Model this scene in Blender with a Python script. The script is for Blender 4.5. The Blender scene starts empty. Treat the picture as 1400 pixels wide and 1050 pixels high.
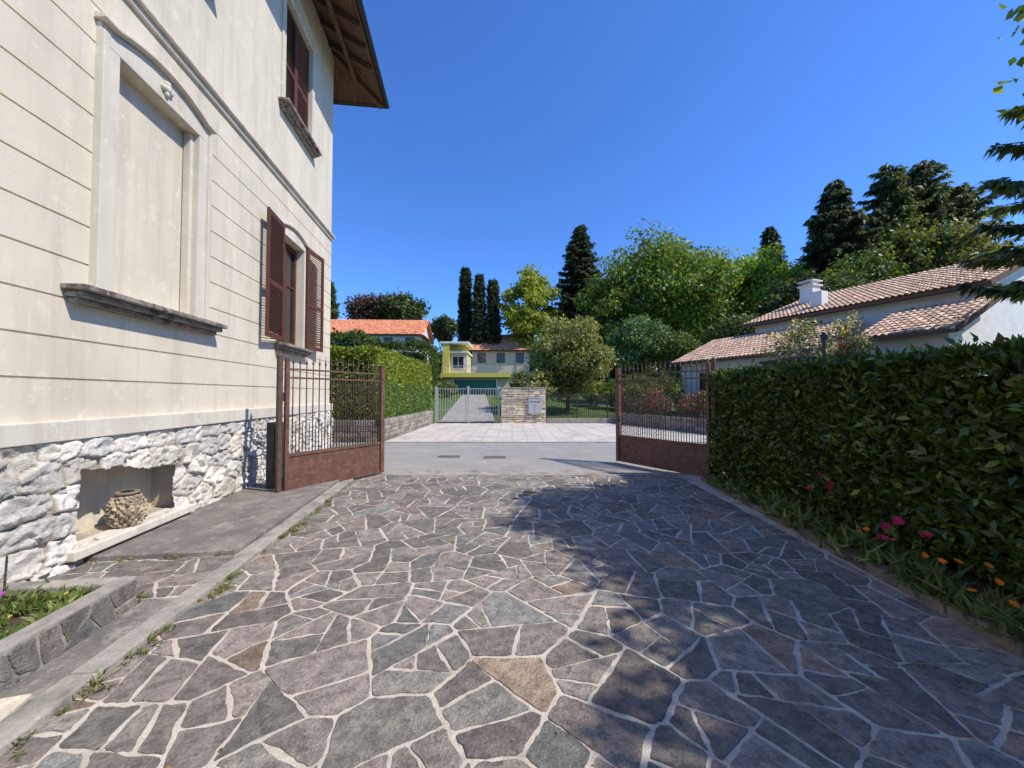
import bpy, math, random
import numpy as np
from mathutils import Vector, Matrix
random.seed(3); RNG=np.random.default_rng(7)
sc=bpy.context.scene
sc.view_settings.view_transform='Standard'; sc.view_settings.look='None'; sc.view_settings.exposure=0
COL=sc.collection
# ---------------------------------------------------------------- materials
def newmat(name):
    m=bpy.data.materials.new(name); m.use_nodes=True; nt=m.node_tree
    b=nt.nodes['Principled BSDF']; return m,nt,b
def N(nt,t,**k):
    n=nt.nodes.new(t)
    for a,v in k.items(): setattr(n,a,v)
    return n
def mixc(nt,fac,a,b,mode='MIX'):
    n=N(nt,'ShaderNodeMix',data_type='RGBA',blend_type=mode)
    for s,v in ((n.inputs[0],fac),(n.inputs[6],a),(n.inputs[7],b)):
        if isinstance(v,(float,int)): s.default_value=v
        elif isinstance(v,tuple): s.default_value=(*v,1) if len(v)==3 else v
        else: nt.links.new(v,s)
    return n.outputs[2]
def coords(nt,scale=(1,1,1)):
    tc=N(nt,'ShaderNodeTexCoord'); mp=N(nt,'ShaderNodeMapping'); mp.inputs['Scale'].default_value=scale
    nt.links.new(tc.outputs['Object'],mp.inputs['Vector']); return mp.outputs[0]
def noise(nt,vec,scale,detail=3,rough=.6,lo=.35,hi=.65):
    n=N(nt,'ShaderNodeTexNoise'); n.inputs['Scale'].default_value=scale; n.inputs['Detail'].default_value=min(detail,3)
    n.inputs['Roughness'].default_value=rough; nt.links.new(vec,n.inputs['Vector'])
    r=N(nt,'ShaderNodeMapRange'); r.inputs[1].default_value=lo; r.inputs[2].default_value=hi
    nt.links.new(n.outputs[0],r.inputs[0]); return r.outputs[0]
def bump(nt,b,h,st=.4,dist=.02):
    n=N(nt,'ShaderNodeBump'); n.inputs['Strength'].default_value=st; n.inputs['Distance'].default_value=dist
    nt.links.new(h,n.inputs['Height']); nt.links.new(n.outputs[0],b.inputs['Normal'])
def mat_noise(name,c1,c2,scale=3,rough=.85,bs=40,bst=.4,bd=.01,attr=False,c3=None,c3s=.6,c3lo=.5,c3hi=.7,stretch=(1,1,1),metal=0,spec=.3,con=.35):
    m,nt,b=newmat(name); v=coords(nt,stretch)
    c=mixc(nt,noise(nt,v,scale),c1,c2)
    if c3: c=mixc(nt,noise(nt,v,c3s,8,.7,c3lo,c3hi),c,c3)
    v2=coords(nt)
    f=noise(nt,v2,bs,3,.7,.3,.7)
    c=mixc(nt,con,c,mixc(nt,f,(.55,.55,.55),(1.35,1.35,1.35)),'MULTIPLY')
    if attr:
        a=N(nt,'ShaderNodeAttribute',attribute_name='Col'); c=mixc(nt,1.0,c,a.outputs[0],'MULTIPLY')
    nt.links.new(c,b.inputs['Base Color']); b.inputs['Roughness'].default_value=rough; b.inputs['Metallic'].default_value=metal
    b.inputs['Specular IOR Level'].default_value=spec
    if bst: bump(nt,b,f,bst,bd)
    return m
def mat_leaf(name,rough=.5,trans=.35,spec=.35):
    m,nt,b=newmat(name); a=N(nt,'ShaderNodeAttribute',attribute_name='Col')
    nt.links.new(a.outputs[0],b.inputs['Base Color']); b.inputs['Roughness'].default_value=rough
    b.inputs['Specular IOR Level'].default_value=spec
    t=N(nt,'ShaderNodeBsdfTranslucent'); c=mixc(nt,1.0,a.outputs[0],(1.8,1.6,.5),'MULTIPLY'); nt.links.new(c,t.inputs[0])
    mx=N(nt,'ShaderNodeMixShader'); mx.inputs[0].default_value=trans
    nt.links.new(b.outputs[0],mx.inputs[1]); nt.links.new(t.outputs[0],mx.inputs[2])
    nt.links.new(mx.outputs[0],nt.nodes['Material Output'].inputs[0]); return m
M={}
def stucco(name,base,dark):
    m,nt,b=newmat(name); v=coords(nt); vs=coords(nt,(3,3,.25))
    c=mixc(nt,noise(nt,v,.9,8,.65,.4,.7),base,tuple(x*.86 for x in base))
    c=mixc(nt,noise(nt,vs,1.6,8,.7,.48,.85),c,dark)
    c=mixc(nt,noise(nt,v,5,10,.75,.56,.72),c,tuple(x*1.07 for x in base))
    f=noise(nt,v,95,3,.7,.3,.7)
    c=mixc(nt,.2,c,mixc(nt,f,(.6,.6,.6),(1.3,1.3,1.3)),'MULTIPLY')
    nt.links.new(c,b.inputs['Base Color']); b.inputs['Roughness'].default_value=.92; b.inputs['Specular IOR Level'].default_value=.15
    bump(nt,b,f,.35,.004); return m
M['stucco']=stucco('stucco',(.74,.655,.51),(.54,.47,.365))
M['stuccof']=stucco('stucco_frame',(.72,.65,.53),(.46,.40,.32))
M['white']=mat_noise('white_render',(.78,.75,.68),(.70,.67,.61),2,.9,30,.2)
M['sill']=mat_noise('weathered_sill',(.36,.32,.27),(.20,.17,.145),6,.9,40,.5,.01,c3=(.12,.085,.06),c3s=9,c3lo=.5,c3hi=.62)
M['limestone']=mat_noise('limestone',(.84,.79,.70),(.66,.61,.54),4,.85,45,.6,.009,attr=True,c3=(.45,.37,.27),c3s=2.6,c3lo=.55,c3hi=.76,con=.5)
M['brown']=mat_noise('brown_painted_wood',(.105,.038,.022),(.14,.052,.03),8,.55,60,.2,.004)
M['rust']=mat_noise('rusty_painted_steel',(.115,.058,.040),(.17,.088,.06),6,.6,70,.3,.003,c3=(.22,.13,.085),c3s=12,c3lo=.55,c3hi=.75)
M['barmetal']=mat_noise('bar_steel',(.085,.05,.038),(.13,.075,.055),9,.6,70,.2,.003)
M['wood']=mat_noise('old_wood',(.19,.11,.065),(.105,.06,.04),3,.85,30,.4,.01,stretch=(1,8,8))
M['planks']=mat_noise('soffit_boards',(.21,.125,.08),(.10,.06,.038),3,.85,30,.4,.01,stretch=(9,1,1))
M['darkmetal']=mat_noise('dark_metal',(.035,.035,.035),(.05,.05,.048),5,.5,50,.1)
M['greymetal']=mat_noise('grey_metal',(.42,.42,.40),(.5,.5,.48),5,.5,50,.1)
M['greenmetal']=mat_noise('green_wire',(.03,.12,.07),(.04,.14,.08),5,.5,50,.1)
M['stone']=mat_noise('porphyry_stone',(.72,.71,.70),(1.2,1.16,1.1),9,.82,75,.9,.008,attr=True,c3=(.62,.58,.55),c3s=13,c3lo=.5,c3hi=.64,con=.7)
M['mortar']=mat_noise('mortar',(.66,.58,.47),(.52,.455,.37),5,.9,70,.7,.008,c3=(.26,.225,.18),c3s=2.2,c3lo=.53,c3hi=.75)
M['concrete']=mat_noise('concrete',(.42,.375,.315),(.29,.26,.22),4,.9,50,.5,.008,c3=(.17,.155,.12),c3s=3,c3lo=.5,c3hi=.72)
M['slab']=mat_noise('slab',(.27,.235,.195),(.17,.15,.13),3,.85,50,.7,.01,c3=(.38,.335,.28),c3s=5,c3lo=.52,c3hi=.7,con=.6)
M['asphalt']=mat_noise('asphalt',(.35,.32,.285),(.285,.265,.235),2,.9,90,.6,.006,c3=(.40,.37,.33),c3s=1,c3lo=.5,c3hi=.7)
M['soil']=mat_noise('soil',(.09,.062,.04),(.13,.095,.065),9,.95,40,.9,.02)
M['grass']=mat_noise('grass_ground',(.10,.155,.03),(.13,.185,.04),6,.95,30,.9,.05,c3=(.075,.12,.025),c3s=.5)
M['tile']=mat_noise('roof_tile',(.95,.95,.95),(1.1,1.08,1.05),5,.85,30,.3,.01,attr=True,c3=(.7,.7,.68),c3s=1.2,c3lo=.55,c3hi=.8)
M['yellow']=mat_noise('yellow_render',(.66,.57,.10),(.58,.50,.10),2,.85,30,.2)
M['cream']=mat_noise('cream_render',(.58,.53,.38),(.5,.46,.33),2,.85,30,.2)
M['greendoor']=mat_noise('green_door',(.03,.17,.13),(.035,.2,.15),4,.5,30,.1)
M['bark']=mat_noise('bark',(.13,.10,.075),(.075,.058,.044),5,.95,18,.9,.03,stretch=(3,3,.6))
M['rubble']=mat_noise('beige_stone',(.70,.60,.45),(.50,.43,.33),4,.9,30,.5,.01,attr=True)
M['greystone']=mat_noise('grey_stone_wall',(.36,.32,.27),(.24,.215,.185),5,.9,25,.6,.02,attr=True)
M['leaf']=mat_leaf('foliage'); M['hleaf']=mat_leaf('glossy_foliage',.36,.25,.5); M['petal']=mat_leaf('petals',.6,.3,.2)
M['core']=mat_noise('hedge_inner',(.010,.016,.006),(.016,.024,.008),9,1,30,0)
m,nt,b=newmat('window_glass'); b.inputs['Base Color'].default_value=(.02,.025,.03,1); b.inputs['Roughness'].default_value=.06; b.inputs['Specular IOR Level'].default_value=.7; M['glass']=m
m,nt,b=newmat('patio_tiles'); v=coords(nt); br=N(nt,'ShaderNodeTexBrick'); nt.links.new(v,br.inputs[0])
br.inputs['Scale'].default_value=1; br.inputs['Brick Width'].default_value=.55; br.inputs['Row Height'].default_value=.55; br.offset=0
br.inputs['Mortar Size'].default_value=.014; br.inputs['Color1'].default_value=(.66,.575,.475,1); br.inputs['Color2'].default_value=(.56,.49,.415,1); br.inputs['Mortar'].default_value=(.34,.295,.245,1)
c=mixc(nt,noise(nt,v,.9,8,.7,.42,.75),br.outputs[0],(.40,.35,.30)); nt.links.new(c,b.inputs['Base Color']); b.inputs['Roughness'].default_value=.85; M['patio']=m
# ---------------------------------------------------------------- mesh tools
def parent_empty(name,loc=(0,0,0),rotz=0):
    e=bpy.data.objects.new(name,None); COL.objects.link(e); e.location=loc; e.rotation_euler=(0,0,rotz); e.empty_display_size=.3; return e
def fast(name,V,F,mats,mi=None,col=None,parent=None,smooth=False):
    V=np.asarray(V,dtype=np.float32); F=np.asarray(F,dtype=np.int32); k=F.shape[1]
    me=bpy.data.meshes.new(name); me.vertices.add(len(V)); me.vertices.foreach_set('co',V.ravel())
    me.loops.add(F.size); me.loops.foreach_set('vertex_index',F.ravel())
    me.polygons.add(len(F)); me.polygons.foreach_set('loop_start',np.arange(0,F.size,k,dtype=np.int32))
    try: me.polygons.foreach_set('loop_total',np.full(len(F),k,dtype=np.int32))
    except Exception: pass
    for x in mats: me.materials.append(M[x])
    if mi is not None: me.polygons.foreach_set('material_index',np.asarray(mi,dtype=np.int32))
    if smooth: me.polygons.foreach_set('use_smooth',np.ones(len(F),dtype=bool))
    if col is not None:
        a=me.attributes.new('Col','FLOAT_COLOR','POINT'); c=np.ones((len(V),4),dtype=np.float32); c[:,:3]=col; a.data.foreach_set('color',c.ravel())
    me.update(calc_edges=True); me.validate()
    o=bpy.data.objects.new(name,me); COL.objects.link(o)
    if parent: o.parent=parent
    return o
class MB:
    def __init__(s): s.v=[];s.f=[];s.m=[];s.c=[];s.M=None;s.mat=0;s.col=(1,1,1)
    def add(s,vs,fs):
        o=len(s.v)
        for p in vs:
            p=Vector(p)
            if s.M is not None: p=s.M@p
            s.v.append(p[:]); s.c.append(s.col)
        for f in fs: s.f.append([o+i for i in f]); s.m.append(s.mat)
    def box(s,x0,x1,y0,y1,z0,z1):
        s.add([(x0,y0,z0),(x1,y0,z0),(x1,y1,z0),(x0,y1,z0),(x0,y0,z1),(x1,y0,z1),(x1,y1,z1),(x0,y1,z1)],
              [(0,3,2,1),(4,5,6,7),(0,1,5,4),(1,2,6,5),(2,3,7,6),(3,0,4,7)])
    def beam(s,a,b,w,h):
        a=Vector(a);b=Vector(b);d=(b-a).normalized(); sd=d.cross(Vector((0,0,1)))
        if sd.length<1e-4: sd=Vector((1,0,0))
        sd.normalize(); up=sd.cross(d); vs=[]
        for p in (a,b):
            for i,j in ((-1,-1),(1,-1),(1,1),(-1,1)): vs.append(p+sd*w/2*i+up*h/2*j)
        s.add(vs,[(0,3,2,1),(4,5,6,7),(0,1,5,4),(1,2,6,5),(2,3,7,6),(3,0,4,7)])
    def tube(s,pts,rad,seg=7,cap=True):
        pts=[Vector(p) for p in pts]; vs=[];n=len(pts)
        for i,p in enumerate(pts):
            d=(pts[min(i+1,n-1)]-pts[max(i-1,0)]).normalized(); r=Vector((1,0,0)) if abs(d.x)<.8 else Vector((0,1,0))
            u=d.cross(r).normalized(); w=d.cross(u); R=rad[i] if isinstance(rad,(list,tuple)) else rad
            for k in range(seg):
                a=2*math.pi*k/seg; vs.append(p+u*R*math.cos(a)+w*R*math.sin(a))
        fs=[(i*seg+k,i*seg+(k+1)%seg,(i+1)*seg+(k+1)%seg,(i+1)*seg+k) for i in range(n-1) for k in range(seg)]
        if cap: fs+=[tuple(range(seg))[::-1],tuple((n-1)*seg+k for k in range(seg))]
        s.add(vs,fs)
    def lathe(s,prof,cx,cy,seg=20):
        vs=[(cx+r*math.cos(2*math.pi*k/seg),cy+r*math.sin(2*math.pi*k/seg),z) for r,z in prof for k in range(seg)]
        s.add(vs,[(i*seg+k,i*seg+(k+1)%seg,(i+1)*seg+(k+1)%seg,(i+1)*seg+k) for i in range(len(prof)-1) for k in range(seg)])
    def obj(s,name,mats,parent=None,bevel=0,smooth=False,loc=None,rotz=0):
        me=bpy.data.meshes.new(name); me.from_pydata(s.v,[],s.f)
        for x in mats: me.materials.append(M[x])
        me.polygons.foreach_set('material_index',s.m)
        if smooth: me.polygons.foreach_set('use_smooth',[True]*len(s.f))
        a=me.attributes.new('Col','FLOAT_COLOR','POINT'); a.data.foreach_set('color',np.hstack([np.array(s.c,dtype=np.float32).reshape(-1,3),np.ones((len(s.v),1),dtype=np.float32)]).ravel())
        me.update(); o=bpy.data.objects.new(name,me); COL.objects.link(o)
        if parent: o.parent=parent
        if loc: o.location=loc
        o.rotation_euler=(0,0,rotz)
        if bevel:
            b=o.modifiers.new('b','BEVEL'); b.width=bevel; b.segments=2; b.limit_method='ANGLE'
        return o
def vnoise(x,y,seed=0):
    xi=np.floor(x).astype(np.int64); yi=np.floor(y).astype(np.int64); fx=x-xi; fy=y-yi
    fx=fx*fx*(3-2*fx); fy=fy*fy*(3-2*fy)
    def h(a,b):
        n=(a*374761393+b*668265263+seed*1442695)&0x7fffffff; n=((n^(n>>13))*1274126177)&0x7fffffff; n=n^(n>>16); return (n%10007)/10007.
    return (h(xi,yi)*(1-fx)+h(xi+1,yi)*fx)*(1-fy)+(h(xi,yi+1)*(1-fx)+h(xi+1,yi+1)*fx)*fy
def fbm(x,y,o=4,seed=0):
    r=0;a=.5
    for i in range(o): r=r+a*vnoise(x*2**i,y*2**i,seed+i*17); a*=.5
    return r
# ---------------------------------------------------------------- terrain
def H(x,y):
    y=np.asarray(y,dtype=float); x=np.asarray(x,dtype=float)
    t=np.clip(y-24,0,None); s=.076*t; s=np.where(t>130,.076*130+(t-130)*.02,s)
    return s
def Hz(x,y): return float(H(x,y))
gx=np.unique(np.concatenate([np.linspace(-900,-120,14),np.linspace(-120,120,61),np.linspace(120,900,14)]))
gy=np.unique(np.concatenate([np.linspace(-600,-20,10),np.linspace(-20,24,12),np.linspace(24,170,50),np.linspace(170,1200,16)]))
X,Y=np.meshgrid(gx,gy); Z=H(X,Y)-.06+np.where(Y>30,(fbm(X*.08,Y*.08)-.5)*.6,0)
V=np.stack([X,Y,Z],-1).reshape(-1,3); nx=len(gx); ny=len(gy)
I=np.arange(nx*ny).reshape(ny,nx); F=np.stack([I[:-1,:-1],I[:-1,1:],I[1:,1:],I[1:,:-1]],-1).reshape(-1,4)
fast('ground',V,F,['grass'],smooth=True)
# ---------------------------------------------------------------- crazy paving
def clip(poly,px,py,nx,ny):
    out=[];n=len(poly)
    for i in range(n):
        a=poly[i];b=poly[(i+1)%n]; da=(a[0]-px)*nx+(a[1]-py)*ny; db=(b[0]-px)*nx+(b[1]-py)*ny
        if da<=0: out.append(a)
        if (da<0)!=(db<0) and da!=db:
            t=da/(da-db)
            if 0<t<1: out.append((a[0]+(b[0]-a[0])*t,a[1]+(b[1]-a[1])*t))
    return out
def parea(p): return .5*abs(sum(p[q][0]*p[(q+1)%len(p)][1]-p[(q+1)%len(p)][0]*p[q][1] for q in range(len(p))))
def pper(p): return sum(math.hypot(p[q][0]-p[(q+1)%len(p)][0],p[q][1]-p[(q+1)%len(p)][1]) for q in range(len(p)))
def paving(name,dom,rmin,rmax,zt,seed,joint=(.004,.010),parent=None,thr=(.03,.15)):
    rg=random.Random(seed); xs=[p[0] for p in dom]; ys=[p[1] for p in dom]
    x0,x1,y0,y1=min(xs)-.3,max(xs)+.3,min(ys)-.3,max(ys)+.3
    P=np.zeros((0,3)); area=(x1-x0)*(y1-y0)
    for it in range(int(area*200)):
        r=rmin+(rmax-rmin)*rg.random(); x=rg.uniform(x0,x1); y=rg.uniform(y0,y1)
        if len(P):
            d=np.hypot(P[:,0]-x,P[:,1]-y)
            if (d<(P[:,2]+r)*.42).any(): continue
        P=np.vstack([P,[x,y,r]])
    edges=[]
    for i in range(len(dom)):
        a=dom[i];b=dom[(i+1)%len(dom)]; ex,ey=b[0]-a[0],b[1]-a[1]; L=math.hypot(ex,ey); edges.append((a[0],a[1],ey/L,-ex/L))
    mb=MB(); polys=[]
    for i in range(len(P)):
        x,y,r=P[i]; d=np.hypot(P[:,0]-x,P[:,1]-y); nb=np.argsort(d)[1:20]
        poly=[(x-1.5,y-1.5),(x+1.5,y-1.5),(x+1.5,y+1.5),(x-1.5,y+1.5)]; j=rg.uniform(*joint)
        for k in nb:
            dx,dy=P[k,0]-x,P[k,1]-y; L=d[k]; jj=j*rg.uniform(.6,1.5)
            poly=clip(poly,x+dx*.5-dx/L*jj,y+dy*.5-dy/L*jj,dx/L,dy/L)
            if len(poly)<3: break
        if len(poly)>=3:
            for e in edges:
                poly=clip(poly,e[0],e[1],e[2],e[3])
                if len(poly)<3: break
        if len(poly)<3: continue
        st=[poly]
        while st:
            p=st.pop(); A=parea(p)
            if A<rg.uniform(*thr)*rg.uniform(.6,1.5): polys.append(p); continue
            cx=sum(q[0] for q in p)/len(p); cy=sum(q[1] for q in p)/len(p); best=None
            for tr in range(7):
                ang=rg.uniform(0,math.pi); s_=math.sqrt(A)*.13
                px,py=cx+rg.gauss(0,s_),cy+rg.gauss(0,s_); nxx,nyy=math.cos(ang),math.sin(ang)
                a=clip(p,px,py,nxx,nyy); b_=clip(p,px,py,-nxx,-nyy)
                if len(a)<3 or len(b_)<3: continue
                q_=min(parea(a)/max(pper(a),.01)**2,parea(b_)/max(pper(b_),.01)**2)*rg.uniform(.85,1.1)
                if best is None or q_>best[0]: best=(q_,ang,px,py)
            if best is None: polys.append(p); continue
            _,ang,px,py=best; nxx,nyy=math.cos(ang),math.sin(ang); jj=rg.uniform(*joint); tw=rg.gauss(0,.03)
            a=clip(p,px-nxx*jj,py-nyy*jj,math.cos(ang+tw),math.sin(ang+tw)); b_=clip(p,px+nxx*jj,py+nyy*jj,-nxx,-nyy)
            for q in (a,b_):
                if len(q)>=3: st.append(q)
    for poly in polys:
        if parea(poly)<.0012: continue
        pts=[]; n=len(poly)
        for q in range(n):
            a=poly[q];b=poly[(q+1)%n]; L=math.hypot(b[0]-a[0],b[1]-a[1])
            if L<.012: continue
            c=min(.25,rg.uniform(.006,.022)/L); seg=max(1,int(L/.035)); nxx,nyy=(b[1]-a[1])/L,-(b[0]-a[0])/L; bow=rg.uniform(-.014,.010)
            ph=rg.uniform(0,6.3); fr=rg.uniform(1.5,3.5)
            for s_ in range(seg+1):
                t=c+(1-2*c)*s_/seg; o=rg.uniform(-.005,.003)+bow*math.sin(math.pi*t)*min(1,L*3)+.004*math.sin(fr*math.pi*t+ph)*math.sin(math.pi*t)
                pts.append((a[0]+(b[0]-a[0])*t+nxx*o,a[1]+(b[1]-a[1])*t+nyy*o))
        if len(pts)<4: continue
        cx=sum(p[0] for p in pts)/len(pts); cy=sum(p[1] for p in pts)/len(pts)
        tx,ty=rg.gauss(0,.007),rg.gauss(0,.007); z=zt+rg.uniform(0,.003)
        g=rg.uniform(.18,.33); k=rg.random()
        if k<.03: col=(g*1.35,g*1.02,g*.76)
        elif k<.35: col=(g*1.07,g*.98,g*.84)
        elif k<.48: col=(g*1.0,g*.97,g*.89)
        else: col=(g*1.12,g*.96,g*.84)
        mb.col=col; n=len(pts)
        top=[(cx+(p[0]-cx)*(1-.004/max(.05,math.hypot(p[0]-cx,p[1]-cy))),cy+(p[1]-cy)*(1-.004/max(.05,math.hypot(p[0]-cx,p[1]-cy))),z+(p[0]-cx)*tx+(p[1]-cy)*ty) for p in pts]
        bot=[(p[0],p[1],zt-.01) for p in pts]
        mb.add(top+bot,[tuple(range(n))]+[(n+q,n+(q+1)%n,(q+1)%n,q) for q in range(n)])
    return mb.obj(name,['stone'],parent=parent)
TW=.1263
drv=parent_empty('stone_paved_driveway')
dom=[(-2.05-TW*-2,-2),(3.0,-2),(3.12,2.4),(3.55,7.5),(3.55,7.75),(-2.05-TW*7.75,7.75)]
paving('paving_stones',dom,.35,.75,.004,5,parent=drv)
mb=MB(); mb.add([(-2.0,-2,0),(3.2,-2,0),(3.3,2.4,0),(3.7,7.75,0),(-3.03,7.75,0)],[(0,1,2,3,4)]); mb.obj('mortar_bed',['mortar'],parent=drv)
mb=MB(); mb.box(-5.2,5.5,7.75,8.1,-.05,.012); mb.obj('threshold_kerb',['concrete'],bevel=.008)
mb=MB(); mb.add([(-90,8.1,-.012),(90,8.1,-.012),(90,13.2,-.012),(-90,13.2,-.012)],[(0,1,2,3)]); mb.obj('road',['asphalt'])
mb=MB(); mb.box(-90,90,8.1,8.35,-.05,.0); mb.obj('road_gutter',['concrete'])
mb=MB(); mb.add([(-4.4,13.2,-.006),(13,13.2,-.006),(8.3,15,-.006),(6,22.0,-.006),(-4.4,22.0,-.006)],[(0,1,2,3,4)])
mb.obj('patio_paving',['patio'],rotz=0)
mb=MB(); mb.box(-4.5,12,13.1,13.28,-.05,.006); mb.obj('road_kerb',['concrete'])
for (x0,y0) in ((-1.95,9.9),(-.75,9.8)):
    mb=MB(); mb.box(x0,x0+.62,y0,y0+.45,-.03,-.004)
    mb.mat=1
    for i in range(9): mb.box(x0+.05+i*.06,x0+.085+i*.06,y0+.05,y0+.4,-.006,-.0005)
    mb.obj('drain_cover',['greystone','darkmetal'])
# ---------------------------------------------------------------- VILLA
TH=math.atan(TW)
villa=parent_empty('stucco_villa',(-3.59,0,0),TH)
Y0,Y1=-4.5,10.5; ZT=10.9; ZW=5.08
holes=[(3.93,5.15,2.62,ZW,-.13),(7.55,8.65,2.62,4.8,-.22),(7.6,8.95,7.38,9.65,-.12),(3.85,5.2,7.38,9.65,-.12),(-1,.3,2.62,ZW,-.13),(-.9,.4,7.38,9.65,-.12)]
gro=[1.37+.365*i for i in range(1,12)]
ys=sorted(set([Y0,Y1]+[h[0] for h in holes]+[h[1] for h in holes])); zs=[1.19,5.75,ZT]+[h[2] for h in holes]+[h[3] for h in holes]
for g in gro: zs+=[g,g+.018]
zs=sorted(set(round(z,4) for z in zs))
def depth(y,z):
    for h in holes:
        if h[0]<y<h[1] and h[2]<z<h[3]: return h[4]
    for g in gro:
        if g<z<g+.018: return -.014
    return 0.
mb=MB(); ny_=len(ys)-1; nz_=len(zs)-1
D=[[depth((ys[i]+ys[i+1])/2,(zs[j]+zs[j+1])/2) for j in range(nz_)] for i in range(ny_)]
for i in range(ny_):
    for j in range(nz_):
        a,b_,c,d=ys[i],ys[i+1],zs[j],zs[j+1]; x=D[i][j]
        mb.add([(x,a,c),(x,b_,c),(x,b_,d),(x,a,d)],[(0,1,2,3)])
        xn=D[i+1][j] if i<ny_-1 else -.35
        if xn!=x: mb.add([(x,b_,c),(xn,b_,c),(xn,b_,d),(x,b_,d)],[(0,1,2,3)])
        if j<nz_-1 and D[i][j+1]!=x:
            xn=D[i][j+1]; mb.add([(x,a,d),(x,b_,d),(xn,b_,d),(xn,a,d)],[(0,1,2,3)])
mb.obj('facade',['stucco'],parent=villa)
mb=MB(); mb.box(-9.5,-.33,Y0+.02,Y1-.003,-.1,ZT+.02); mb.box(-.34,-.02,Y1-.3,Y1-.003,-.1,1.2); mb.obj('wall_body',['stucco'],parent=villa)
mb=MB(); mb.box(-.3,.075,Y0,Y1+.07,1.19,1.372); mb.obj('plinth_band',['stuccof'],parent=villa,bevel=.01)
mb=MB(); mb.box(-.3,.04,Y0,Y1+.04,5.78,5.86); mb.box(-.3,.09,Y0,Y1+.09,5.862,5.91); mb.obj('string_course',['stuccof'],parent=villa,bevel=.012)
res=.016; uy=np.arange(Y0,Y1+.12,res); uz=np.arange(-.08,1.2,res); UY,UZ=np.meshgrid(uy,uz)
rg=np.random.default_rng(4); pts=[]
row=-.15
while row<1.3:
    hgt=rg.uniform(.18,.29); y=Y0-rg.uniform(0,.4)
    while y<Y1+.3:
        w=rg.uniform(.22,.56); pts.append((y+w/2,row+hgt/2+rg.uniform(-.035,.035))); y+=w
    row+=hgt
pts=np.array(pts); wy=UY+(fbm(UY*4,UZ*4,3,1)-.45)*.05; wz=UZ+(fbm(UY*4,UZ*4,3,9)-.45)*.05
sh=UY.shape; f1=np.full(sh,9.);f2=np.full(sh,9.);idx=np.zeros(sh,int)
for k,(py,pz) in enumerate(pts):
    lo=np.searchsorted(uy,py-1.); hi=np.searchsorted(uy,py+1.)
    d=np.hypot((wy[:,lo:hi]-py)*.62,wz[:,lo:hi]-pz); A=f1[:,lo:hi];B=f2[:,lo:hi];C=idx[:,lo:hi]
    m1=d<A; B[:]=np.where(m1,A,np.minimum(B,d)); C[:]=np.where(m1,k,C); A[:]=np.where(m1,d,A)
e=f2-f1; sm=np.clip(e/.026,0,1)
til=rg.normal(0,.06,(len(pts),2)); bas=rg.uniform(.020,.050,len(pts))
q=bas[idx]+til[idx,0]*(wy-pts[idx,0])+til[idx,1]*(wz-pts[idx,1])
fp=rg.uniform([Y0,-.1],[Y1+.2,1.3],(2600,2)); g1=np.full(sh,9.);gi=np.zeros(sh,int)
for k,(py,pz) in enumerate(fp):
    lo=np.searchsorted(uy,py-.3); hi=np.searchsorted(uy,py+.3); d=np.hypot((UY[:,lo:hi]-py)*.8,(UZ[:,lo:hi]-pz)*1.2)
    A=g1[:,lo:hi];C=gi[:,lo:hi]; m1=d<A; C[:]=np.where(m1,k,C); A[:]=np.where(m1,d,A)
ft=rg.normal(0,.25,(2600,2)); q=q+ft[gi,0]*(UY-fp[gi,0])+ft[gi,1]*(UZ-fp[gi,1])+rg.uniform(-.006,.007,2600)[gi]
q=q+(fbm(UY*18,UZ*18,3,3)-.45)*.022
XX=.018+sm*np.clip(q,.003,.078)
cc=rg.uniform(.68,1.12,len(pts)); cell=cc[idx]; tint=rg.uniform(-.3,1,len(pts))[idx]; fc=rg.uniform(.85,1.1,2600)[gi]; cell=cell*fc
mort=(sm<.5)
colr=np.stack([cell*(1+.03*tint),cell,cell*(1-.08*tint)],-1); colr[mort]=(.50,.44,.37)
V=np.stack([XX,UY,UZ],-1).reshape(-1,3); I=np.arange(V.shape[0]).reshape(sh)
F=np.stack([I[:-1,:-1],I[:-1,1:],I[1:,1:],I[1:,:-1]],-1)
cy=(UY[:-1,:-1]+res/2);cz=(UZ[:-1,:-1]+res/2)
wob=(fbm(cy*6,cz*6,2,77)-.45)*.10
nich=(cy>3.62+wob)&(cy<4.85+wob*1.5)&(cz>.2)&(cz<.92-.15*(cy-3.62)+wob)
F=F[~nich].reshape(-1,4); fast('rough_stone_base',V,F,['limestone'],col=colr.reshape(-1,3),parent=villa)
mb=MB(); mb.col=(.62,.57,.5)
mb.add([(-.36,3.56,.19),(-.36,5.0,.19),(-.36,5.0,1.0),(-.36,3.56,1.0),(.03,3.56,.19),(.03,5.0,.19),(.03,5.0,1.0),(.03,3.56,1.0)],[(0,3,2,1),(0,1,5,4),(1,2,6,5),(2,3,7,6),(3,0,4,7)])
mb.obj('niche_recess',['limestone'],parent=villa)
mb=MB(); mb.box(-.1,.14,3.5,5.05,.11,.2); mb.obj('niche_sill',['stuccof'],parent=villa,bevel=.012)
def arch(t,rise):
    u=abs(t-.5)
    return rise*(1-(u/.40)**2) if u<.40 else 0
def surround(mb,y0,y1,z0,z1,w,x0,x1,rise):
    mb.box(x0,x1,y0-w,y0,z0,z1); mb.box(x0,x1,y1,y1+w,z0,z1)
    n=20
    vs=[]
    for i in range(n+1):
        t=i/n; y=y0-w+(y1-y0+2*w)*t; b0=z1+.001; t0=z1+w*.8+arch(t,rise)
        vs+=[(x0,y,b0),(x1,y,b0),(x1,y,t0),(x0,y,t0)]
    fs=[]
    for i in range(n):
        a=4*i; fs+=[(a+1,a+5,a+6,a+2),(a+2,a+6,a+7,a+3),(a,a+4,a+5,a+1)]
    fs+=[(0,1,2,3),(4*n+3,4*n+2,4*n+1,4*n)]; mb.add(vs,fs)
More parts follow.
